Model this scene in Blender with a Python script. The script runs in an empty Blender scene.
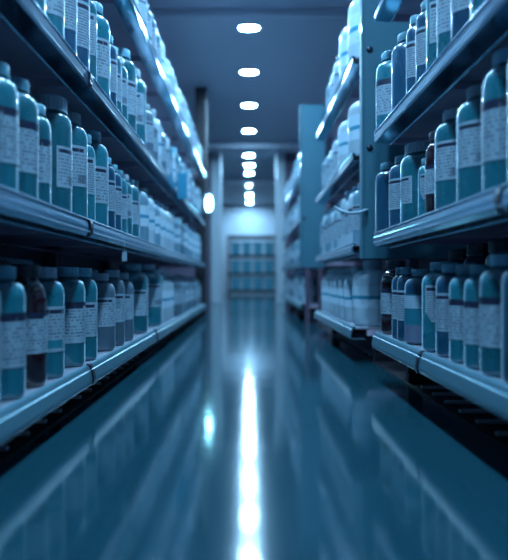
import bpy, bmesh, math, random
from mathutils import Vector
random.seed(11)
S = bpy.context.scene
COL = S.collection
H = 0.36            # camera height above the floor (m)
F = 560.0           # focal length in pixels of the 508-wide frame
PI = math.pi

# ---------------------------------------------------------------- camera, world, exposure
cam = bpy.data.cameras.new('camera'); cam_o = bpy.data.objects.new('camera', cam); COL.objects.link(cam_o)
cam_o.location = (0, 0, H); cam_o.rotation_euler = (PI/2, 0, 0)
cam.sensor_fit = 'HORIZONTAL'; cam.sensor_width = 36; cam.lens = F*36/508
cam.shift_x = 5/508; cam.shift_y = 0.0
cam.dof.use_dof = True; cam.dof.focus_distance = 1.72; cam.dof.aperture_fstop = 1.75
S.camera = cam_o
w = bpy.data.worlds.new('world'); S.world = w; w.use_nodes = True
w.node_tree.nodes['Background'].inputs[0].default_value = (0.10, 0.26, 0.55, 1)
w.node_tree.nodes['Background'].inputs[1].default_value = 0.26
S.view_settings.view_transform = 'Standard'; S.view_settings.look = 'None'
S.view_settings.gamma = 1; S.view_settings.use_curve_mapping = False
S.view_settings.exposure = 0.15
LAMP = (0.34, 0.68, 1.0)
LAMP_STRENGTH = 900.0

# ---------------------------------------------------------------- helpers
def tag(o, label=None, cat=None, group=None, kind=None):
    if label: o['label'] = label
    if cat: o['category'] = cat
    if group: o['group'] = group
    if kind: o['kind'] = kind
    return o
def empty(name, loc=(0, 0, 0), rz=0, label=None, cat=None, group=None):
    o = bpy.data.objects.new(name, None); COL.objects.link(o)
    o.location = loc; o.rotation_euler = (0, 0, rz); o.empty_display_size = .05
    return tag(o, label, cat, group)
def obj(name, bm, mat, parent=None, smooth=False, bevel=0):
    bmesh.ops.recalc_face_normals(bm, faces=bm.faces)
    me = bpy.data.meshes.new(name); bm.to_mesh(me); bm.free()
    me.materials.append(mat)
    if smooth:
        for p in me.polygons: p.use_smooth = True
        me.set_sharp_from_angle(angle=math.radians(smooth if smooth is not True else 50))
    o = bpy.data.objects.new(name, me); COL.objects.link(o)
    if parent: o.parent = parent
    if bevel:
        m = o.modifiers.new('bevel', 'BEVEL'); m.width = bevel; m.segments = 2; m.limit_method = 'ANGLE'
    return o
def box(bm, x0, x1, y0, y1, z0, z1):
    v = [bm.verts.new((x, y, z)) for z in (z0, z1) for y in (y0, y1) for x in (x0, x1)]
    for f in ((0,1,3,2), (4,6,7,5), (0,4,5,1), (2,3,7,6), (0,2,6,4), (1,5,7,3)):
        bm.faces.new([v[i] for i in f])
def prism_y(bm, pts, y0, y1):
    a = [bm.verts.new((x, y0, z)) for x, z in pts]; b = [bm.verts.new((x, y1, z)) for x, z in pts]
    n = len(pts)
    for i in range(n): bm.faces.new((a[i], a[(i+1) % n], b[(i+1) % n], b[i]))
    bm.faces.new(a); bm.faces.new(b[::-1])
def sup(t, n):
    c, s = abs(math.cos(t)), abs(math.sin(t))
    return 1.0/((c**n+s**n)**(1.0/n))
def lathe(bm, prof, seg=32, close=True, rib=0):
    """prof: (r, z, n) ; n = superellipse exponent of the section"""
    rings = []
    for r, z, n in prof:
        ring = []
        for i in range(seg):
            t = 2*PI*i/seg + PI/4*0
            k = sup(t, n)*r
            if rib and i % 2: k *= (1-rib)
            ring.append(bm.verts.new((k*math.cos(t), k*math.sin(t), z)))
        rings.append(ring)
    for a, b in zip(rings, rings[1:]):
        for i in range(seg):
            bm.faces.new((a[i], a[(i+1) % seg], b[(i+1) % seg], b[i]))
    if close:
        bm.faces.new(rings[0][::-1]); bm.faces.new(rings[-1])
def tube(bm, pts, r, seg=10):
    pts = [Vector(p) for p in pts]; rings = []
    for i, p in enumerate(pts):
        d = (pts[min(i+1, len(pts)-1)] - pts[max(i-1, 0)]).normalized()
        u = d.cross(Vector((0, 0, 1)));
        if u.length < .05: u = d.cross(Vector((1, 0, 0)))
        u.normalize(); v = d.cross(u)
        rings.append([bm.verts.new(p + r*(math.cos(2*PI*k/seg)*u + math.sin(2*PI*k/seg)*v)) for k in range(seg)])
    for a, b in zip(rings, rings[1:]):
        for i in range(seg): bm.faces.new((a[i], a[(i+1) % seg], b[(i+1) % seg], b[i]))
    bm.faces.new(rings[0][::-1]); bm.faces.new(rings[-1])
def dup(root, name=None):
    r = root.copy(); COL.objects.link(r)
    for ch in root.children:
        c = ch.copy(); COL.objects.link(c); c.parent = r
        for g in ch.children:
            d = g.copy(); COL.objects.link(d); d.parent = c
    return r

# ---------------------------------------------------------------- materials
def mat(name, col, rough=.5, metal=0, coat=0, sheen=0, noise=0, nscale=8, bump=0, bscale=40, rnd=0, trans=0, coat_rough=.05, sss=0):
    m = bpy.data.materials.new(name); m.use_nodes = True
    nt = m.node_tree; N = nt.nodes; L = nt.links; p = N['Principled BSDF']
    p.inputs['Base Color'].default_value = (*col, 1); p.inputs['Roughness'].default_value = rough
    p.inputs['Metallic'].default_value = metal; p.inputs['Coat Weight'].default_value = coat
    p.inputs['Coat Roughness'].default_value = coat_rough
    if coat >= .8: p.inputs['Coat IOR'].default_value = 1.75
    p.inputs['Sheen Weight'].default_value = sheen; p.inputs['Sheen Roughness'].default_value = .3
    p.inputs['Sheen Tint'].default_value = (.6, .85, 1, 1)
    p.inputs['Transmission Weight'].default_value = trans
    tc = N.new('ShaderNodeTexCoord')
    src = None
    if noise:
        n = N.new('ShaderNodeTexNoise'); n.inputs['Scale'].default_value = nscale; n.inputs['Detail'].default_value = 5
        L.new(tc.outputs['Object'], n.inputs['Vector'])
        mx = N.new('ShaderNodeMix'); mx.data_type = 'RGBA'
        mx.inputs[6].default_value = (*[c*(1-noise) for c in col], 1); mx.inputs[7].default_value = (*[min(1, c*(1+noise)) for c in col], 1)
        L.new(n.outputs['Fac'], mx.inputs[0]); src = mx.outputs[2]
        mr = N.new('ShaderNodeMapRange'); mr.inputs[3].default_value = rough*.8; mr.inputs[4].default_value = min(1, rough*1.25)
        L.new(n.outputs['Fac'], mr.inputs[0]); L.new(mr.outputs[0], p.inputs['Roughness'])
    if rnd:
        oi = N.new('ShaderNodeObjectInfo'); hs = N.new('ShaderNodeHueSaturation')
        mr = N.new('ShaderNodeMapRange'); mr.inputs[3].default_value = 1-rnd; mr.inputs[4].default_value = 1+rnd
        L.new(oi.outputs['Random'], mr.inputs[0]); L.new(mr.outputs[0], hs.inputs['Value'])
        if src: L.new(src, hs.inputs['Color'])
        else: hs.inputs['Color'].default_value = (*col, 1)
        src = hs.outputs[0]
    if src: L.new(src, p.inputs['Base Color'])
    if bump:
        n = N.new('ShaderNodeTexNoise'); n.inputs['Scale'].default_value = bscale; n.inputs['Detail'].default_value = 3
        L.new(tc.outputs['Object'], n.inputs['Vector'])
        b = N.new('ShaderNodeBump'); b.inputs['Strength'].default_value = bump; b.inputs['Distance'].default_value = .01
        L.new(n.outputs['Fac'], b.inputs['Height']); L.new(b.outputs[0], p.inputs['Normal'])
    return m
M = {
 'teal':  mat('teal_plastic', (0.009, 0.133, 0.180), .28, coat=1, sheen=.6, noise=.15, nscale=14, rnd=.25),
 'blue':  mat('blue_plastic', (0.007, 0.061, 0.122), .30, coat=1, sheen=.6, noise=.15, nscale=14, rnd=.2),
 'grey':  mat('grey_plastic', (0.080, 0.128, 0.176), .35, coat=.8, sheen=.2, noise=.1, nscale=14, rnd=.15),
 'pale':  mat('pale_plastic', (0.136, 0.256, 0.336), .32, coat=.8, noise=.08, nscale=10, rnd=.15),
 'white': mat('white_plastic', (0.345, 0.450, 0.525), .35, coat=.6, noise=.06, nscale=10, rnd=.1),
 'amber': mat('amber_glass', (.022, .008, .012), .12, coat=1, noise=.1),
 'cap_teal': mat('teal_cap_plastic', (.14, .36, .46), .38, coat=.5, rnd=.3, noise=.08),
 'cap_dark': mat('dark_cap_plastic', (.045, .04, .06), .35, coat=.7, noise=.1),
 'glint_cap': mat('glint_cap_metal', (.6, .75, .85), .16, metal=1),  # shiny metal added to pale and white bottle caps to throw glints
 'cap_grey': mat('grey_cap_plastic', (.30, .40, .48), .38, coat=.5, rnd=.3, noise=.08),
 'steel': mat('brushed_steel', (.46, .60, .72), .17, metal=.97),
 'deck':  mat('painted_shelf', (0.240, 0.256, 0.320), .42, metal=.0, noise=.15, nscale=10, coat=.2),
 'under': mat('underside_shade_tint', (.60, .48, .62), .45, metal=.0, noise=.2, nscale=7),  # base lightened and tinted purple, standing in for light in the shaded undersides
 'rail':  mat('painted_rail', (0.099, 0.223, 0.285), .30, metal=.3, coat=.5),
 'post':  mat('dark_upright', (0.090, 0.059, 0.099), .45, metal=.0, noise=.15),
 'black': mat('black_rubber', (.010, .009, .016), .55, noise=.2),
 'slat':  mat('grille_slat', (.55, .62, .70), .3, metal=.3, noise=.1),
 'panel': mat('teal_painted_panel', (0.034, 0.143, 0.203), .45, noise=.12, nscale=5, coat=.3),
 'tub':  mat('tub_plastic', (0.060, 0.252, 0.336), .4),
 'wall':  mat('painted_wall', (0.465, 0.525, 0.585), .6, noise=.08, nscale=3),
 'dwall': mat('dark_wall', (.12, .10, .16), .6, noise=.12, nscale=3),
 'ceil':  mat('ceiling_paint', (0.432, 0.475, 0.562), .55, noise=.06, nscale=2),
 'column':mat('column_paint', (0.350, 0.420, 0.476), .5, noise=.06, nscale=3),
 'bolt':  mat('bolt_metal', (.03, .035, .06), .35, metal=.6, noise=.1),
 'band':  mat('blue_band_print', (.01, .22, .36), .4, noise=.08),
 'fitting': mat('fixture_metal', (.30, .36, .42), .4, metal=.5, noise=.05),
 'string': mat('string_fibre', (.35, .45, .52), .7, noise=.1),
}
def emit(name, col, s):
    m = bpy.data.materials.new(name); m.use_nodes = True; nt = m.node_tree
    nt.nodes.remove(nt.nodes['Principled BSDF'])
    e = nt.nodes.new('ShaderNodeEmission'); e.inputs[0].default_value = (*col, 1); e.inputs[1].default_value = s
    nt.links.new(e.outputs[0], nt.nodes['Material Output'].inputs[0]); return m
M['lamp'] = emit('lamp_diffuser', LAMP, LAMP_STRENGTH)
M['cyan'] = emit('cyan_lamp', (.25, .75, 1.0), 40)

def label_mat(name, base=(.27, .37, .45), lines=12, header=True, barcode=False, block=None, ink=(.015, .02, .05), seed=0, dens=.5):
    m = bpy.data.materials.new(name); m.use_nodes = True
    nt = m.node_tree; N = nt.nodes; L = nt.links; p = N['Principled BSDF']; p.inputs['Roughness'].default_value = .42
    p.inputs['Coat Weight'].default_value = .25
    tc = N.new('ShaderNodeTexCoord'); sp = N.new('ShaderNodeSeparateXYZ'); L.new(tc.outputs['UV'], sp.inputs[0])
    u, v = sp.outputs[0], sp.outputs[1]
    oi = N.new('ShaderNodeObjectInfo')
    def op(o, a, b=None, c=None):
        n = N.new('ShaderNodeMath'); n.operation = o
        for i, x in enumerate((a, b, c)):
            if x is None: continue
            if isinstance(x, (int, float)): n.inputs[i].default_value = x
            else: L.new(x, n.inputs[i])
        return n.outputs[0]
    def rng(x, a, b): return op('MULTIPLY', op('GREATER_THAN', x, a), op('LESS_THAN', x, b))
    def rect(a, b, c, d): return op('MULTIPLY', rng(u, a, b), rng(v, c, d))
    row = op('FLOOR', op('MULTIPLY', v, lines)); fr = op('FRACT', op('MULTIPLY', v, lines))
    cx = N.new('ShaderNodeCombineXYZ'); L.new(op('MULTIPLY', u, 21), cx.inputs[0])
    L.new(op('ADD', op('MULTIPLY', row, 5.37), op('MULTIPLY', oi.outputs['Random'], 40)), cx.inputs[1]); cx.inputs[2].default_value = seed
    n = N.new('ShaderNodeTexNoise'); n.inputs['Scale'].default_value = 1; n.inputs['Detail'].default_value = 1; L.new(cx.outputs[0], n.inputs['Vector'])
    txt = op('MULTIPLY', op('LESS_THAN', fr, .5), op('GREATER_THAN', n.outputs['Fac'], dens))
    txt = op('MULTIPLY', txt, rect(.06, .90, .06, .80 if header else .94))
    # ragged right edge of the paragraphs
    txt = op('MULTIPLY', txt, .6)
    ink_f = txt
    if header: ink_f = op('MAXIMUM', ink_f, op('MULTIPLY', rect(.05, .80, .84, .93), op('GREATER_THAN', n.outputs['Fac'], .3)))
    if barcode:
        w1 = N.new('ShaderNodeTexNoise'); w1.noise_dimensions = '1D'; w1.inputs['Scale'].default_value = 60; L.new(u, w1.inputs['W'])
        area = rect(.52, .92, .08, .30)
        ink_f = op('MULTIPLY', ink_f, op('SUBTRACT', 1, area))
        ink_f = op('MAXIMUM', ink_f, op('MULTIPLY', area, op('GREATER_THAN', w1.outputs['Fac'], .48)))
    col = None
    base_in = N.new('ShaderNodeRGB'); base_in.outputs[0].default_value = (*base, 1); col = base_in.outputs[0]
    if block:
        for (a, b, c, d, bc) in block:
            mx = N.new('ShaderNodeMix'); mx.data_type = 'RGBA'; L.new(rect(a, b, c, d), mx.inputs[0])
            L.new(col, mx.inputs[6]); mx.inputs[7].default_value = (*bc, 1); col = mx.outputs[2]
            ink_f = op('MULTIPLY', ink_f, op('SUBTRACT', 1, rect(a, b, c, d))) if bc != ink else ink_f
    mx = N.new('ShaderNodeMix'); mx.data_type = 'RGBA'; L.new(ink_f, mx.inputs[0]); L.new(col, mx.inputs[6]); mx.inputs[7].default_value = (*ink, 1)
    L.new(mx.outputs[2], p.inputs['Base Color'])
    return m
INK = (.015, .02, .05)
ML = {
 'wrap':  label_mat('label_wrap', lines=13, block=[(0, 1, .90, 1.0, INK)], header=True),
 'plain': label_mat('label_plain', lines=12, header=True, seed=3),
 'code':  label_mat('label_barcode', lines=12, header=True, barcode=True, seed=7),
 'dense': label_mat('label_dense', lines=17, header=True, seed=11, dens=.42),
 'tone':  label_mat('label_two_tone', base=(.012, .13, .18), lines=11, header=False, seed=5,
          block=[(0, 1, .0, .36, (.12, .15, .23)), (0, 1, .36, .68, (.012, .155, .22)), (.1, .95, .70, .97, (.30, .42, .52))]),
 'patch': label_mat('label_patch', lines=13, header=True, seed=13, block=[(0.05, .75, .08, .26, (.02, .2, .27))]),
 'pale':  label_mat('label_pale', base=(.45, .58, .68), dens=.72, lines=9, header=False, seed=17, block=[(0, 1, .40, .56, (.02, .23, .36))]),
}

# ---------------------------------------------------------------- the setting
Y0, Y1, WX, ZC = -1.6, 15.0, 2.3, H+2.0
def struct(name, bm, m, **k):
    o = obj(name, bm, m, **k); o['kind'] = 'structure'; return o
fm = mat('polished_floor', (0.0070, 0.0405, 0.0575), .10, noise=.22, nscale=1.6, coat=0, bump=.10, bscale=3.4)
fm.node_tree.nodes['Principled BSDF'].inputs['IOR'].default_value = 1.5
bm = bmesh.new(); box(bm, -WX, WX, Y0, Y1, -.05, 0); struct('floor', bm, fm)
bm = bmesh.new(); box(bm, -WX, WX, Y0, Y1, ZC, ZC+.1)
struct('ceiling', bm, M['ceil'])
for k, (ya, yb, dz) in enumerate(((4.13, 4.58, .06), (8.05, 8.35, .10), (11.1, 11.4, .08))):
    bm = bmesh.new(); box(bm, -WX, WX, ya, yb, ZC-dz, ZC+.01); struct('trim_%d' % (k+1), bm, M['ceil'], bevel=.006)
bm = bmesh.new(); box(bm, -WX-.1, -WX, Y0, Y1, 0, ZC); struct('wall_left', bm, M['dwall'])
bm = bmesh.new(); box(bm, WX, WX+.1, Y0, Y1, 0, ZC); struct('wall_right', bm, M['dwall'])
bm = bmesh.new(); box(bm, -WX, WX, Y1, Y1+.1, 0, ZC); struct('wall_far', bm, M['wall'])
# partition returns beyond the shelving, leaving an opening in line with the aisle
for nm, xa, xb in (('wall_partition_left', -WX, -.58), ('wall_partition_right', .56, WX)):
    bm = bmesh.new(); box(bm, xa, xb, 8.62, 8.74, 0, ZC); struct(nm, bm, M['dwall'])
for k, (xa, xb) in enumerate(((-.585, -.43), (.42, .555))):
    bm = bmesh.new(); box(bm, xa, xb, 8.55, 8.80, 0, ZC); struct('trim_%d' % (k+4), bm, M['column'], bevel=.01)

# ---------------------------------------------------------------- ceiling lights (one row over the aisle)
def make_light():
    t = empty('ceiling_light')
    bm = bmesh.new(); prof = [(.072, 0, 2.4), (.076, -.004, 2.4), (.082, -.010, 2.4), (.092, -.009, 2.4), (.096, -.002, 2.4), (.096, .0, 2.4)]
    lathe(bm, prof, 40, close=False)
    obj('bezel', bm, M['fitting'], t, smooth=True)
    bm = bmesh.new(); lathe(bm, [(.073, -.001, 2.4), (.073, -.004, 2.4), (.066, -.007, 2.4), (.04, -.009, 2.4), (.01, -.0095, 2.4)], 40)
    obj('diffuser', bm, M['lamp'], t, smooth=True)
    return t
ln = ['first', 'second', 'third', 'fourth', 'fifth', 'sixth', 'seventh', 'eighth', 'ninth', 'tenth', 'eleventh', 'twelfth', 'thirteenth', 'fourteenth',
      'fifteenth', 'sixteenth', 'seventeenth', 'eighteenth', 'nineteenth', 'twentieth']
def ordn(n):
    if n < 20: return ln[n]
    tens = {2: 'twenty', 3: 'thirty', 4: 'forty', 5: 'fifty'}
    q, r = divmod(n+1, 10)
    return (tens[q] + '-' + ln[r-1]) if r else tens[q][:-1] + 'ieth'
light0 = make_light(); first = True
for i, y in enumerate((4.30, 5.38, 6.4, 7.5, 8.96, 9.74, 10.47, 11.8, 13.2, 14.4)):
    o = light0 if first else dup(light0); first = False
    o.scale = (1, .62, 1)
    o.location = (0, y, ZC if i else ZC-.06)
    tag(o, 'round recessed ceiling light over the aisle, %s one down the row' % ordn(i), 'ceiling light', 'ceiling lights over the aisle')
for i, y in enumerate((3.3, 2.2, 1.1, 0.0, -1.1)):
    o = dup(light0); o.location = (0, y, ZC); o.scale = (1, .62, 1)
    tag(o, 'round recessed ceiling light overhead at the aisle entrance, %s one towards the entrance' % ordn(i), 'ceiling light', 'ceiling lights over the near aisle')

# ---------------------------------------------------------------- shelving
RAIL = [(.462, -.0007), (.457, .0045), (.450, .003), (.4455, -.008), (.444, -.022), (.4465, -.034), (.454, -.043), (.505, -.045),
        (.505, -.041), (.458, -.039), (.4515, -.031), (.449, -.022), (.4505, -.010), (.456, -.003), (.462, -.004)]
RAIL_THIN = [(.462, -.0007), (.457, .0045), (.451, .0045), (.447, .0), (.4465, -.010), (.448, -.018), (.4475, -.026), (.452, -.031), (.505, -.036),
        (.505, -.033), (.458, -.028), (.4515, -.024), (.451, -.018), (.4495, -.010), (.452, -.002), (.462, -.004)]
RAIL_LOW = [(.462, -.0007), (.457, .006), (.450, .004), (.446, -.003), (.4455, -.008), (.442, -.010), (.4375, -.034), (.4375, -.044), (.440, -.050), (.445, -.052), (.500, -.052),
            (.500, -.048), (.447, -.048), (.441, -.043), (.441, -.034), (.452, -.004), (.462, -.004)]
def PR(low): return {0: RAIL, 1: RAIL_LOW, 2: RAIL_THIN}[int(low)]
def shelf(root, s, z, y0, y1, low=False, cuts=(), ends=(False, False)):
    """one shelf board at height z on side s (-1 left, +1 right)"""
    bm = bmesh.new(); box(bm, min(s*.462, s*.90), max(s*.462, s*.90), y0, y1, z-.008, z-.0005)
    sh = obj('shelf', bm, M['deck'], root)
    prof = [(s*x, z+h) for x, h in PR(low)]
    edges = [y0+.001] + list(cuts) + [y1-.001]
    for a, b in zip(edges, edges[1:]):
        bm = bmesh.new(); prism_y(bm, prof, a+.0015, b-.0015)
        if not int(low) == 1:
            hz = -.0365 if low == 2 else -.0455
            for cx, cz, cr in ((.4475, .0035, .0032), (.5065, hz, .0034)) + (((.4445, -.030, .0026),) if low == 0 else ()):
                prism_y(bm, [(s*(cx+cr*math.cos(q*PI/5)), z+cz+cr*math.sin(q*PI/5)) for q in range(10)], a+.0015, b-.0015)
        obj('front_rail', bm, M['rail'] if low == 1 else M['steel'], sh, smooth=25)
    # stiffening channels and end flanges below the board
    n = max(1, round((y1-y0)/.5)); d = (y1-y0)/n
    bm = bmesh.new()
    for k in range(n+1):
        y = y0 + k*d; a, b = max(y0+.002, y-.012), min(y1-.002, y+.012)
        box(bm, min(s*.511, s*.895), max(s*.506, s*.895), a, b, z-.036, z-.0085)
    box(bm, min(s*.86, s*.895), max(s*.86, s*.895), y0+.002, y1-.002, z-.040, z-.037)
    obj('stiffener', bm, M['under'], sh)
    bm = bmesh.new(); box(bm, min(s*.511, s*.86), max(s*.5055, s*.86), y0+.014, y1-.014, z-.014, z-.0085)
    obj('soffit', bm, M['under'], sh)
    for c in list(cuts) + [y for y, e in zip((y0+.012, y1-.012), ends) if e]:
        bm = bmesh.new(); pp = [(s*(x-.003), z+h*1.06+.001) for x, h in PR(low)][:9]
        inner = [(s*(x+.001), z+h) for x, h in PR(low)][:9][::-1]
        prism_y(bm, pp+inner, c-.009, c+.009)
        obj('rail_clip', bm, M['bolt'], sh)
    return sh
def unit(s, y0, y1, levels, label, top=1.75, cuts={}, ends=(False, False), back=True):
    root = empty('shelving_unit', (0, 0, 0), 0, label, 'shelving unit', 'steel shelving units')
    for k, z in enumerate(levels):
        shelf(root, s, H+z, y0, y1, low=(1, 0, 2, 2)[k], cuts=cuts.get(k, ()), ends=ends)
    for y in (y0+.03, y1-.03):
        bm = bmesh.new(); box(bm, min(s*.905, s*.955), max(s*.905, s*.955), y-.025, y+.025, 0, top)
        obj('upright', bm, M['post'], root, bevel=.003)
    for y in (y0+.05, y1-.05):
        bm = bmesh.new(); box(bm, min(s*.55, s*.904), max(s*.55, s*.904), y-.02, y+.02, .0, .035)
        box(bm, min(s*.55, s*.60), max(s*.55, s*.60), y-.018, y+.018, .035, H+levels[0]-.037)
        obj('foot', bm, M['black'], root, bevel=.003)
    if back:
        bm = bmesh.new(); box(bm, min(s*.96, s*.965), max(s*.96, s*.965), y0+.004, y1-.004, .03, top)
        obj('back_panel', bm, M['post'], root)
    bm = bmesh.new(); x0, x1 = ((.50 if s < 0 else .56), .88)
    y = y0+.09
    while y < y1-.08:
        box(bm, min(s*x0, s*x1), max(s*x0, s*x1), y-.006, y+.006, .0075, .016); y += .11
    for x in (x1-.03, x1-.004): box(bm, min(s*(x-.004), s*(x+.004)), max(s*(x-.004), s*(x+.004)), y0+.08, y1-.08, .0045, .0075)
    g = obj('base_grille', bm, M['slat'], root)
    return root
# thin near-black strips laid on the floor under the racks
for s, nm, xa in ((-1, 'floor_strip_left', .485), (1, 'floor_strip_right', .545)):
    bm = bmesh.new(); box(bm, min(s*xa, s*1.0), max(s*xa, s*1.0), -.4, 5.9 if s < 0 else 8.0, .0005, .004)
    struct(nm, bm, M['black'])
LL = (-.243, .165, .575, 1.08)
unit(-1, .30, 1.575, LL, 'near section of the steel rack whose middle shelf holds the small wired tag', ends=(False, False), cuts={1: (), 0: ()})
for i, (a, b) in enumerate(((1.575, 2.68), (2.68, 3.70), (3.70, 4.72), (4.72, 5.70))):
    unit(-1, a, b, LL, '%s section of the steel rack on the wired-tag side of the aisle' % ordn(i+1))
RL = (-.190, .162, .520, .955)
unit(1, .30, 2.0, RL, 'near steel rack of teal bottles standing in front of the bolted teal end panel', cuts={0: (1.457,), 1: (1.0,)})
unit(1, 2.42, 3.76, (-.205, .155, .545, .965), 'second steel rack holding white jugs behind the bolted teal end panel')
unit(1, 4.75, 6.2, (-.20, .16, .56, .95), 'third steel rack beyond the gap, behind the far teal end panel')
unit(1, 6.2, 7.7, (-.20, .16, .56, .95), 'last steel rack on the end-panel side, reaching the pale column')
# clips at the joints of the left rack
for k, z in enumerate(LL[:3]):
    pass

# end panel with bolts and a bent handle
def end_panel(x0, x1, y, z0, z1, label, bolts):
    t = empty('divider_board', (x0, y, z0), 0, label, 'panel')
    bm = bmesh.new(); box(bm, 0, x1-x0, -.012, .012, 0, z1-z0); obj('sheet', bm, M['panel'], t, bevel=.003)
    bm = bmesh.new(); box(bm, -.012, -.0005, -.02, .02, 0, z1-z0); obj('edge_trim', bm, M['panel'], t, bevel=.003)
    for sx in ((.2 if x1-x0 > .3 else .05), x1-x0-.04):
        bm = bmesh.new(); box(bm, sx-.018, sx+.018, -.010, .010, -z0, -.0005); obj('support_leg', bm, M['post'], t)
    for z in bolts:
        bm = bmesh.new(); lathe(bm, [(.013, 0, 2), (.013, .004, 2), (.010, .008, 2), (.004, .0095, 2)], 16)
        b = obj('bolt', bm, M['bolt'], t, smooth=True); b.rotation_euler = (PI/2, 0, 0); b.location = (.022, -.0125, z-z0)
    return t
p1 = end_panel(.462, 1.02, 2.26, H+.085, ZC-.42, 'tall teal steel end panel with dark bolts, between near and second racks', (H+.53, H+.925, H+1.3))
bm = bmesh.new(); tube(bm, [(.012+.0*1, -.012, .195), (.0, -.04, .192), (-.03, -.055, .180), (-.07, -.055, .178), (-.105, -.05, .190), (-.125, -.045, .205)], .006)
obj('bent_handle', bm, M['cap_grey'], p1, smooth=True)
p2 = end_panel(.425, .62, 4.55, H+.10, H+1.42, 'narrow blurred teal end panel standing ahead of the third rack', (H+.5,))
for i in range(3):
    pass

# ---------------------------------------------------------------- bottles
def wraplabel(name, m, parent, r, n, z0, z1, ang, a0=-PI/2, off=.0008, cut=0):
    """patch of label following the bottle section, centred on direction a0"""
    bm = bmesh.new(); uvl = bm.loops.layers.uv.new('UVMap'); seg = max(6, int(ang/(2*PI)*40)); A, B = [], []
    for i in range(seg+1):
        t = a0 - ang/2 + ang*i/seg; k = (r+off)*sup(t, n)*1.004
        u = i/seg
        zl = z0 + (cut*max(0, 1-u*4) if cut else 0)
        A.append((bm.verts.new((k*math.cos(t), k*math.sin(t), zl)), u, (zl-z0)/(z1-z0))); B.append((bm.verts.new((k*math.cos(t), k*math.sin(t), z1)), u, 1))
    for i in range(seg):
        q = (A[i], A[i+1], B[i+1], B[i]); f = bm.faces.new([x[0] for x in q])
        for lp, x in zip(f.loops, q): lp[uvl].uv = (x[1], x[2])
    me = bpy.data.meshes.new(name)
    for f in bm.faces: f.smooth = True
    bm.to_mesh(me); bm.free(); me.materials.append(m)
    o = bpy.data.objects.new(name, me); COL.objects.link(o); o.parent = parent
    return o
def bodyprof(r, h, neck, n, sh=.72, base=.010):
    """h: height up to under the cap; sh: shoulder start"""
    P = [(r*.55, .003, n), (r*.86, .0, n), (r*.955, base*.35, n), (r, base*1.4, n), (r, h*.3, n), (r, h*.55, n), (r, h*sh, n)]
    hs = h*(1-sh)
    for k in range(1, 8):
        t = k/8*PI/2
        P.append((neck*1.05 + (r-neck*1.05)*math.cos(t)**.9, h*sh + hs*.72*math.sin(t), n + (2-n)*(k/8)**2))
    P += [(neck*1.03, h*(1-(1-sh)*.24), 2), (neck, h*(1-(1-sh)*.20), 2), (neck, h*.966, 2), (neck*1.14, h*.967, 2), (neck*1.14, h*.975, 2), (neck, h*.977, 2), (neck, h, 2)]
    return P
def capmesh(cr, ch, z):
    bm = bmesh.new()
    lathe(bm, [(cr*.96, z, 2), (cr, z+.001, 2), (cr, z+ch*.16, 2), (cr*.965, z+ch*.18, 2), (cr*.98, z+ch*.22, 2), (cr*.985, z+ch*.86, 2), (cr*.93, z+ch*.97, 2), (cr*.80, z+ch, 2), (cr*.3, z+ch*.985, 2)], 48, rib=.035)
    return bm
def bottle(name, bodym, capm, lab, r=.042, h=.24, neck=.0235, n=2.8, cr=.0285, ch=.025, sh=.81, lz=(.26, .70), lang=2.9, panels=1, cut=0):
    t = empty(name)
    bm = bmesh.new(); lathe(bm, bodyprof(r, h, neck, n, sh), 40)
    obj('body', bm, M[bodym], t, smooth=60)
    obj('cap', capmesh(cr, ch, h-.006), M[capm], t, smooth=30)
    if lab:
        hh = h
        if panels == 1: wraplabel('label', ML[lab], t, r, n, hh*lz[0], hh*lz[1], lang, cut=cut)
        else:
            wraplabel('label', ML[lab], t, r, n, hh*lz[0], hh*lz[1], 1.15, -PI/2+.62)
            wraplabel('label', ML['dense'], t, r, n, hh*(lz[0]+.04), hh*(lz[1]+.02), .8, -PI/2-.72, cut=.02)
    return t
def jug(name, bodym, capm, r=.07, h=.27, band=True, n=3.2, handle=True):
    t = empty(name)
    bm = bmesh.new(); lathe(bm, bodyprof(r, h, .028, n, .74, .014), 40)
    b = obj('body', bm, M[bodym], t, smooth=60)
    obj('cap', capmesh(.032, .03, h-.006), M[capm], t, smooth=30)
    if handle:
        bm = bmesh.new(); tube(bm, [(0, .02, h*.93), (0, .045, h*.97), (0, r*.86, h*.93), (0, r*.98, h*.82), (0, r*.93, h*.70)], .009)
        obj('handle', bm, M[bodym], t, smooth=True)
    if band: wraplabel('label', ML['pale'], t, r, n, h*.30, h*.66, 3.6)
    return t
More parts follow.
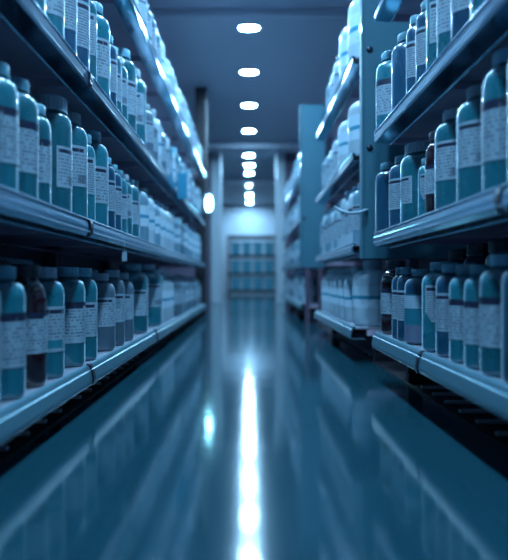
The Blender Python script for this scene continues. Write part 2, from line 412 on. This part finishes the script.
K = {
 'wrap':   (lambda: bottle('plastic_bottle', 'teal', 'cap_teal', 'wrap')),
 'plain':  (lambda: bottle('plastic_bottle', 'teal', 'cap_teal', 'plain', lang=2.0, lz=(.28, .68))),
 'code':   (lambda: bottle('plastic_bottle', 'teal', 'cap_grey', 'code', lang=1.5, lz=(.34, .74))),
 'dense':  (lambda: bottle('plastic_bottle', 'blue', 'cap_teal', 'dense', lang=2.4, lz=(.30, .74))),
 'patch':  (lambda: bottle('plastic_bottle', 'teal', 'cap_grey', 'patch', lang=2.6, lz=(.26, .70))),
 'tone':   (lambda: bottle('plastic_bottle', 'blue', 'cap_teal', 'tone', lang=3.4, lz=(.04, .72))),
 'grey':   (lambda: bottle('plastic_bottle', 'grey', 'cap_grey', 'plain', lang=1.9, lz=(.34, .74), n=2.8)),
 'amber':  (lambda: bottle('glass_bottle', 'amber', 'cap_dark', 'wrap', n=2.1, lz=(.30, .66), lang=3.0, sh=.70)),
 'jar':    (lambda: bottle('wide_mouth_jar', 'teal', 'cap_grey', 'code', r=.054, neck=.040, cr=.045, ch=.034, h=.235, sh=.82, lz=(.26, .64), n=2.4, panels=2)),
 'darkjar':(lambda: bottle('wide_mouth_jar', 'blue', 'cap_dark', 'plain', r=.052, neck=.038, cr=.044, ch=.030, h=.25, sh=.82, n=2.4)),
 'blank':  (lambda: bottle('plastic_bottle', 'blue', 'cap_teal', None, n=2.4)),
 'angled': (lambda: bottle('plastic_bottle', 'teal', 'cap_teal', 'dense', n=2.8, lang=1.3, lz=(.36, .80), cut=.03)),
 'pale':   (lambda: bottle('plastic_bottle', 'pale', 'glint_cap', 'plain', n=2.8, lang=2.2)),
 'white':  (lambda: bottle('plastic_bottle', 'white', 'glint_cap', 'plain', n=2.6, lang=2.2)),
 'jug':    (lambda: jug('plastic_jug', 'white', 'white', r=.06, h=.25)),
 'drum':   (lambda: jug('plastic_jug', 'white', 'pale', r=.115, h=.37, n=2.3, handle=False)),
 'pjug':   (lambda: jug('plastic_jug', 'pale', 'cap_grey', r=.066, h=.25, n=3.6)),
}
DEF = {'wrap': 'teal bottle with dark-topped wrap label', 'plain': 'teal bottle with lined label', 'code': 'teal bottle with barcode label',
       'dense': 'blue bottle with dense print', 'patch': 'teal bottle with teal-block label', 'tone': 'two-tone blue and grey bottle', 'grey': 'grey bottle with lined label',
       'amber': 'dark amber bottle', 'jar': 'wide-lidded teal jar', 'darkjar': 'dark-lidded blue jar', 'blank': 'plain blue bottle',
       'angled': 'teal bottle with cut-corner label', 'pale': 'pale blue bottle', 'white': 'white bottle', 'jug': 'white banded jug', 'drum': 'large white banded jug', 'pjug': 'pale square jug'}
protos = {}
RAD = {'jar': .058, 'darkjar': .055, 'jug': .071, 'drum': .120, 'pjug': .079}
SHN = ('bottom shelf', 'middle shelf', 'upper shelf', 'top shelf')
def put(kind, s, row, D, z, hs=1.0, ws=1.0, turn=None, label=None, group=None):
    """row: distance of the bottle side from the aisle centre"""
    if kind not in protos: protos[kind] = K[kind](); o = protos[kind]
    else: o = dup(protos[kind])
    r = RAD.get(kind, .0462)*ws
    o.location = (s*(row+r), D, H+z); o.scale = (ws, ws, hs)
    if turn is None: turn = random.uniform(18, 48)
    o.rotation_euler = (0, 0, math.radians(-s*turn))
    cat = 'jar' if 'jar' in kind else ('jug' if kind in ('jug', 'drum', 'pjug') else 'bottle')
    tag(o, label, cat, group)
    return o
SIDE = {-1: 'tag-side rack', 1: 'panel-side rack'}
def line(s, lvl, z, items, where=None):
    """items: (kind, distance, height scale, width scale[, own label])"""
    items = sorted(items, key=lambda a: a[1]); where = where or SHN[lvl]
    end = -9
    for i, it in enumerate(items):
        kind, D, hs, ws = it[:4]
        re_ = RAD.get(kind, .0462)*ws*(.97 if kind in ('amber', 'jar', 'darkjar') else 1.0); D = max(D, end+re_+.001); end = D+re_
        lab = it[4] if len(it) > 4 else '%s, %s from near end, %s of %s' % (DEF[kind], ordn(i), where, SIDE[s])
        put(kind, s, .4635, D, z, hs, ws, label=lab, group='front row, %s, %s' % (where, SIDE[s]))
def fill(items, y0, y1, kinds, gap=.012, hs=(.9, 1.1), ws=(.9, 1.05)):
    y = y0; out = list(items)
    while True:
        k = random.choice(kinds); w_ = random.uniform(*ws); r = RAD.get(k, .042)*w_
        if y+2*r > y1: break
        out.append((k, y+r, random.uniform(*hs), w_)); y += 2*r + gap + random.uniform(0, .03)
    return out

# --- left, bottom shelf
A = [('wrap', 1.042, 1.05, 1.00),
     ('wrap', 1.156, 1.05, 1.05),
     ('amber', 1.290, 1.07, 1.02, 'dark amber glass bottle with black cap among the teal bottles, tag-side bottom shelf'),
     ('patch', 1.404, 1.06, 1.05),
     ('wrap', 1.595, 1.08, 1.19),
     ('plain', 1.713, 1.08, 1.00),
     ('grey', 1.945, 1.03, 1.33, 'stout grey bottle with white lined label, just past the rail joint, tag-side bottom shelf'),
     ('grey', 2.088, 1.08, 1.05),
     ('grey', 2.263, 1.05, 1.29),
     ('plain', 2.576, 1.22, 1.79),
     ('code', 2.977, 1.26, 1.90)]
A += [('jug', 3.17, 1.11, 1.0), ('jug', 3.33, 1.09, 1.0), ('jug', 3.49, 1.09, 1.0)]
A = fill(A, 3.66, 5.55, ['grey', 'pjug', 'pale', 'grey'], hs=(.95, 1.05))
line(-1, 0, LL[0], A)
# --- left, middle shelf
A = [('wrap', 1.025, 1.03, 1.05),
     ('wrap', 1.110, 1.04, 1.10),
     ('wrap', 1.211, 1.05, 1.05),
     ('wrap', 1.311, 0.95, 0.90),
     ('jar', 1.466, 1.18, 1.00, 'tall jar with wide ribbed grey lid on tag-side middle shelf'),
     ('code', 1.606, 1.20, 1.05),
     ('angled', 1.665, 1.05, 0.67),
     ('plain', 1.842, 1.24, 1.33, 'bottle just past the rail joint with large plain lined label, tag-side middle shelf'),
     ('dense', 1.933, 1.00, 0.81),
     ('dense', 2.040, 0.98, 0.86),
     ('plain', 2.132, 0.97, 0.86),
     ('code', 2.234, 0.98, 0.90),
     ('plain', 2.376, 1.02, 1.33)]
A = fill(A, 2.52, 5.62, ['pjug', 'jug', 'pjug', 'grey'], hs=(1.0, 1.2), gap=.02)
line(-1, 1, LL[1], A)
# --- left, upper shelf
A = [('plain', 1.087, 1.20, 1.00),
     ('blank', 1.161, 1.20, 1.05),
     ('plain', 1.271, 1.25, 1.05),
     ('wrap', 1.411, 1.25, 1.14),
     ('dense', 1.503, 1.25, 1.00),
     ('dense', 1.626, 1.25, 1.10),
     ('angled', 1.698, 1.20, 0.67),
     ('plain', 1.867, 1.32, 1.33, 'bottle with stacked lines on tall label, just past rail joint, tag-side upper shelf'),
     ('dense', 1.948, 1.09, 0.81),
     ('plain', 2.048, 1.06, 0.86),
     ('code', 2.141, 1.06, 0.90),
     ('plain', 2.301, 1.42, 1.38),
     ('code', 2.539, 1.45, 1.57)]
A = fill(A, 2.68, 5.62, ['pale', 'plain', 'white', 'jug', 'grey', 'dense'], hs=(.9, 1.25), gap=.03)
line(-1, 2, LL[2], A)
# --- left, top shelf
A = fill([], 1.55, 5.62, ['pale', 'white', 'plain', 'grey', 'jug', 'dense', 'pale'], hs=(.85, 1.1), gap=.03)
line(-1, 3, LL[3], A)
# --- left, back rows
def backrow(s, lvl, z, y0, y1, kinds, row=.637, n=99):
    it = fill([], y0, y1, kinds, gap=.035, hs=(1.0, 1.12))
    for i, (k, D, hs, ws) in enumerate(it[:n]):
        put(k, s, row, D, z, hs, ws, label='%s, %s in back row, %s of %s' % (DEF[k], ordn(i), SHN[lvl], SIDE[s]), group='back row, %s, %s' % (SHN[lvl], SIDE[s]))
backrow(-1, 0, LL[0], 1.0, 2.6, ['darkjar', 'darkjar', 'plain'])
backrow(-1, 1, LL[1], 1.0, 2.5, ['darkjar', 'wrap', 'dense'])
backrow(-1, 2, LL[2], 1.3, 2.6, ['wrap', 'dense'])

# --- right, bottom shelf
A = [('blank', 1.026, 0.93, 0.95),
     ('wrap', 1.081, 0.93, 1.07),
     ('wrap', 1.144, 0.86, 0.86),
     ('wrap', 1.228, 0.87, 1.05),
     ('dense', 1.326, 0.89, 1.00),
     ('angled', 1.484, 0.92, 1.29),
     ('tone', 1.668, 0.86, 1.19, 'short bottle with two-tone blue and grey body and pale patch, panel-side bottom shelf'),
     ('dense', 1.742, 0.89, 0.67),
     ('dense', 1.799, 0.89, 0.67),
     ('amber', 1.979, 1.00, 1.19, 'dark amber glass bottle with glossy shoulder at far end of panel-side bottom shelf')]
line(1, 0, RL[0], A)
# --- right, middle shelf
A = [('plain', 1.004, 1.12, 1.10),
     ('wrap', 1.090, 1.12, 1.19),
     ('code', 1.247, 1.03, 1.24),
     ('code', 1.395, 1.00, 1.14),
     ('amber', 1.479, 0.88, 0.69, 'small amber bottle with printed label, squeezed beside the wide-lidded jar'),
     ('angled', 1.510, 0.66, 0.57),
     ('jar', 1.722, 0.97, 1.22, 'wide-mouth teal jar with big ribbed lid on panel-side middle shelf'),
     ('dense', 1.849, 0.95, 1.05),
     ('blank', 2.063, 1.03, 1.19)]
line(1, 1, RL[1], A)
# --- right, upper shelf
A = [('plain', 1.077, 1.20, 1.05),
     ('code', 1.177, 1.20, 1.05),
     ('dense', 1.284, 1.20, 1.05),
     ('plain', 1.381, 1.20, 1.00),
     ('code', 1.473, 1.12, 0.95),
     ('dense', 1.558, 0.98, 0.95),
     ('dense', 1.659, 1.00, 0.76),
     ('blank', 1.838, 1.10, 1.33),
     ('wrap', 2.051, 1.20, 1.24)]
line(1, 2, RL[2], A)
A = fill([], 1.0, 1.95, ['plain', 'dense', 'wrap'])
backrow(1, 0, RL[0], .95, 1.95, ['darkjar', 'darkjar', 'blank'], row=.625)
backrow(1, 1, RL[1], .95, 1.95, ['darkjar', 'dense'], row=.637)
# --- right, second rack
def line2(z, items, where, side='second panel-side rack'):
    for i, it in enumerate(sorted(items, key=lambda a: a[1])):
        k, D, hs, ws = it[:4]
        put(k, 1, .464, D, z, hs, ws, label=it[4] if len(it) > 4 else '%s, %s from near end, %s of %s' % (DEF[k], ordn(i), where, side), group='%s of %s' % (where, side))
line2(-.205, [('jug', 2.54, 1.08, 1.35, 'big white jug with plain front, first on bottom shelf behind the end panel'), ('jug', 2.76, .98, 1.0), ('jug', 2.93, .98, 1.0), ('jug', 3.10, .98, 1.0), ('jug', 3.27, .98, 1.0), ('jug', 3.45, 1.0, 1.0), ('jug', 3.62, .98, 1.0)], 'bottom shelf')
line2(.155, fill([], 2.46, 3.72, ['white', 'pale', 'white'], hs=(1.0, 1.15), ws=(1.0, 1.15)), 'middle shelf')
line2(.545, [('drum', 2.62, .86, 1.0), ('drum', 2.90, .84, .95), ('white', 3.12, 1.0, 1.0), ('white', 3.24, .9, 1.0), ('pale', 3.40, .9, 1.0), ('pale', 3.56, .9, 1.0)], 'upper shelf')
line2(.965, [('drum', 2.62, 1.05, .95), ('drum', 2.88, 1.0, .9), ('white', 3.08, 1.0, .95), ('white', 3.22, .95, .95), ('pale', 3.38, .9, .9)], 'top shelf')
for lv, nm in ((-.20, 'bottom shelf'), (.16, 'middle shelf'), (.56, 'upper shelf'), (.95, 'top shelf')):
    line2(lv, fill([], 4.85, 6.1, ['pale', 'white', 'pjug', 'plain'], gap=.05, hs=(.9, 1.15)), nm, 'third panel-side rack')
    line2(lv, fill([], 6.3, 7.6, ['pale', 'white', 'grey'], gap=.06, ws=(1.2, 1.3), hs=(.9, 1.15)), nm, 'last panel-side rack')

# ---------------------------------------------------------------- storage boxes on top of the far racks
# ---------------------------------------------------------------- end-of-aisle rack with tubs
t = empty('shelving_unit', (.08, 13.6, 0), 0, 'dark free-standing rack of teal tubs closing the far end of the aisle', 'shelving unit')
zs = (.12, .53, .96, 1.42)
for z in zs:
    bm = bmesh.new(); box(bm, -.60, .60, -.25, .25, z-.07, z); obj('shelf', bm, M['black'], t, bevel=.004)
for sx in (-1, 1):
    for sy in (-1, 1):
        bm = bmesh.new(); box(bm, sx*.58-.02, sx*.58+.02, sy*.23-.02, sy*.23+.02, 0, 1.34); obj('upright', bm, M['post'], t)
def tub():
    t = empty('storage_tub'); bm = bmesh.new()
    lathe(bm, [(.105, 0, 5), (.115, .01, 5), (.130, .17, 5), (.136, .175, 5), (.136, .185, 5)], 32); obj('body', bm, M['tub'], t, smooth=40)
    bm = bmesh.new(); lathe(bm, [(.140, .178, 5), (.142, .20, 5), (.12, .207, 5), (.05, .207, 5)], 32); obj('lid', bm, M['panel'], t, smooth=40)
    return t
t0 = tub(); first = True
for r_, z in enumerate(zs[:3]):
    for c in range(4):
        o = t0 if first else dup(t0); first = False
        o.location = (.08-.40+c*.2667, 13.44, z+.001); o.scale = (.9, .9, 1.5)
        tag(o, 'pale lidded tub, %s across, %s shelf up on the end-of-aisle rack' % (ordn(c), ordn(r_)), 'tub', 'tubs on the end-of-aisle rack')
# storage boxes on the third right rack
def carton(x, y, z, w_, d, h, m, label):
    t = empty('storage_box', (x, y, z), 0, label, 'box')
    bm = bmesh.new(); box(bm, -w_/2, w_/2, -d/2, d/2, 0, h*.82); obj('body', bm, m, t, bevel=.006)
    bm = bmesh.new(); box(bm, -w_/2-.006, w_/2+.006, -d/2-.006, d/2+.006, h*.82+.0005, h); obj('lid', bm, m, t, bevel=.006)
carton(-.822, 1.76, H+LL[0]+.001, .11, .42, .315, M['panel'], 'long teal lidded box behind the bottles at the back of the tag-side bottom shelf')
# ---------------------------------------------------------------- small things
# tag wired to the left middle rail
yt = 1.98
t = empty('hanging_tag', (-.4435, yt, H+LL[1]-.03), 0, 'small white tag hanging on a thread from the middle shelf rail', 'tag')
bm = bmesh.new(); tube(bm, [(.0, 0, .028), (.003, -.001, .01), (.003, 0, -.01), (.004, 0, -.045)], .0009, 6); obj('thread', bm, M['string'], t, smooth=True)
bm = bmesh.new()
for a, b in ((-.008, .008),):
    prism_y(bm, [(-.004, -.045), (.012, -.045), (.015, -.052), (.015, -.086), (-.007, -.086), (-.007, -.052)], -.001, .001)
g = obj('card', bm, ML['dense'], t, bevel=.0006); t.scale = (.8, .8, .8)
# clips over rail joints on the left rack
def joint_clip(y, z, low, label):
    pr = PR(low)[:9]
    outer = [(-(x-.0045), h*1.06+.003) for x, h in pr]; inner = [(-(x-.0012), h*1.01+.0012) for x, h in pr][::-1]
    bm = bmesh.new(); prism_y(bm, outer+inner, -.011, .011)
    o = obj('rail_clip', bm, M['bolt']); o.location = (0, y, H+z)
    tag(o, label, 'clip', 'dark clips over the rail joints')
for z, low, nm in ((LL[0], True, 'bottom'), (LL[1], False, 'middle'), (LL[2], 2, 'upper')):
    joint_clip(1.575, z, low, 'dark clip over the rail joint of the %s shelf, tag-side rack' % nm)
joint_clip(2.68, LL[0], True, 'dark clip over the second rail joint of the bottom shelf, tag-side rack')
# teal flag on the left upper rail
t = empty('shelf_flag', (-.438, 3.45, H+.50), 0, 'teal price flag standing off the upper shelf rail among pale bottles', 'flag')
bm = bmesh.new(); box(bm, -.003, .055, -.002, .002, 0, .16); obj('card', bm, M['band'], t, bevel=.001)
bm = bmesh.new(); box(bm, -.0035, .0, -.012, .012, .03, .07); obj('clip', bm, M['steel'], t)
# end-of-rack post and lamp
bm = bmesh.new(); box(bm, -.56, -.44, 5.80, 5.92, 0, ZC-.001); o = obj('end_post', bm, M['black'], bevel=.008)
tag(o, 'dark square post at the far end of the tag-side rack', 'post')
t = empty('post_lamp', (-.412, 5.76, H+.79), 0, 'small bright oval lamp fixed to the dark post at the rack end', 'lamp')
bm = bmesh.new(); box(bm, -.045, .045, .012, .038, -.10, .10); obj('housing', bm, M['fitting'], t, bevel=.012)
bm = bmesh.new(); lathe(bm, [(.03, 0, 2.2), (.034, .004, 2.2), (.03, .012, 2.2), (.01, .016, 2.2)], 32)
d = obj('lens', bm, M['cyan'], t, smooth=True); d.rotation_euler = (PI/2, 0, 0); d.scale = (1, 2.4, 1); d.location = (0, .012, 0)
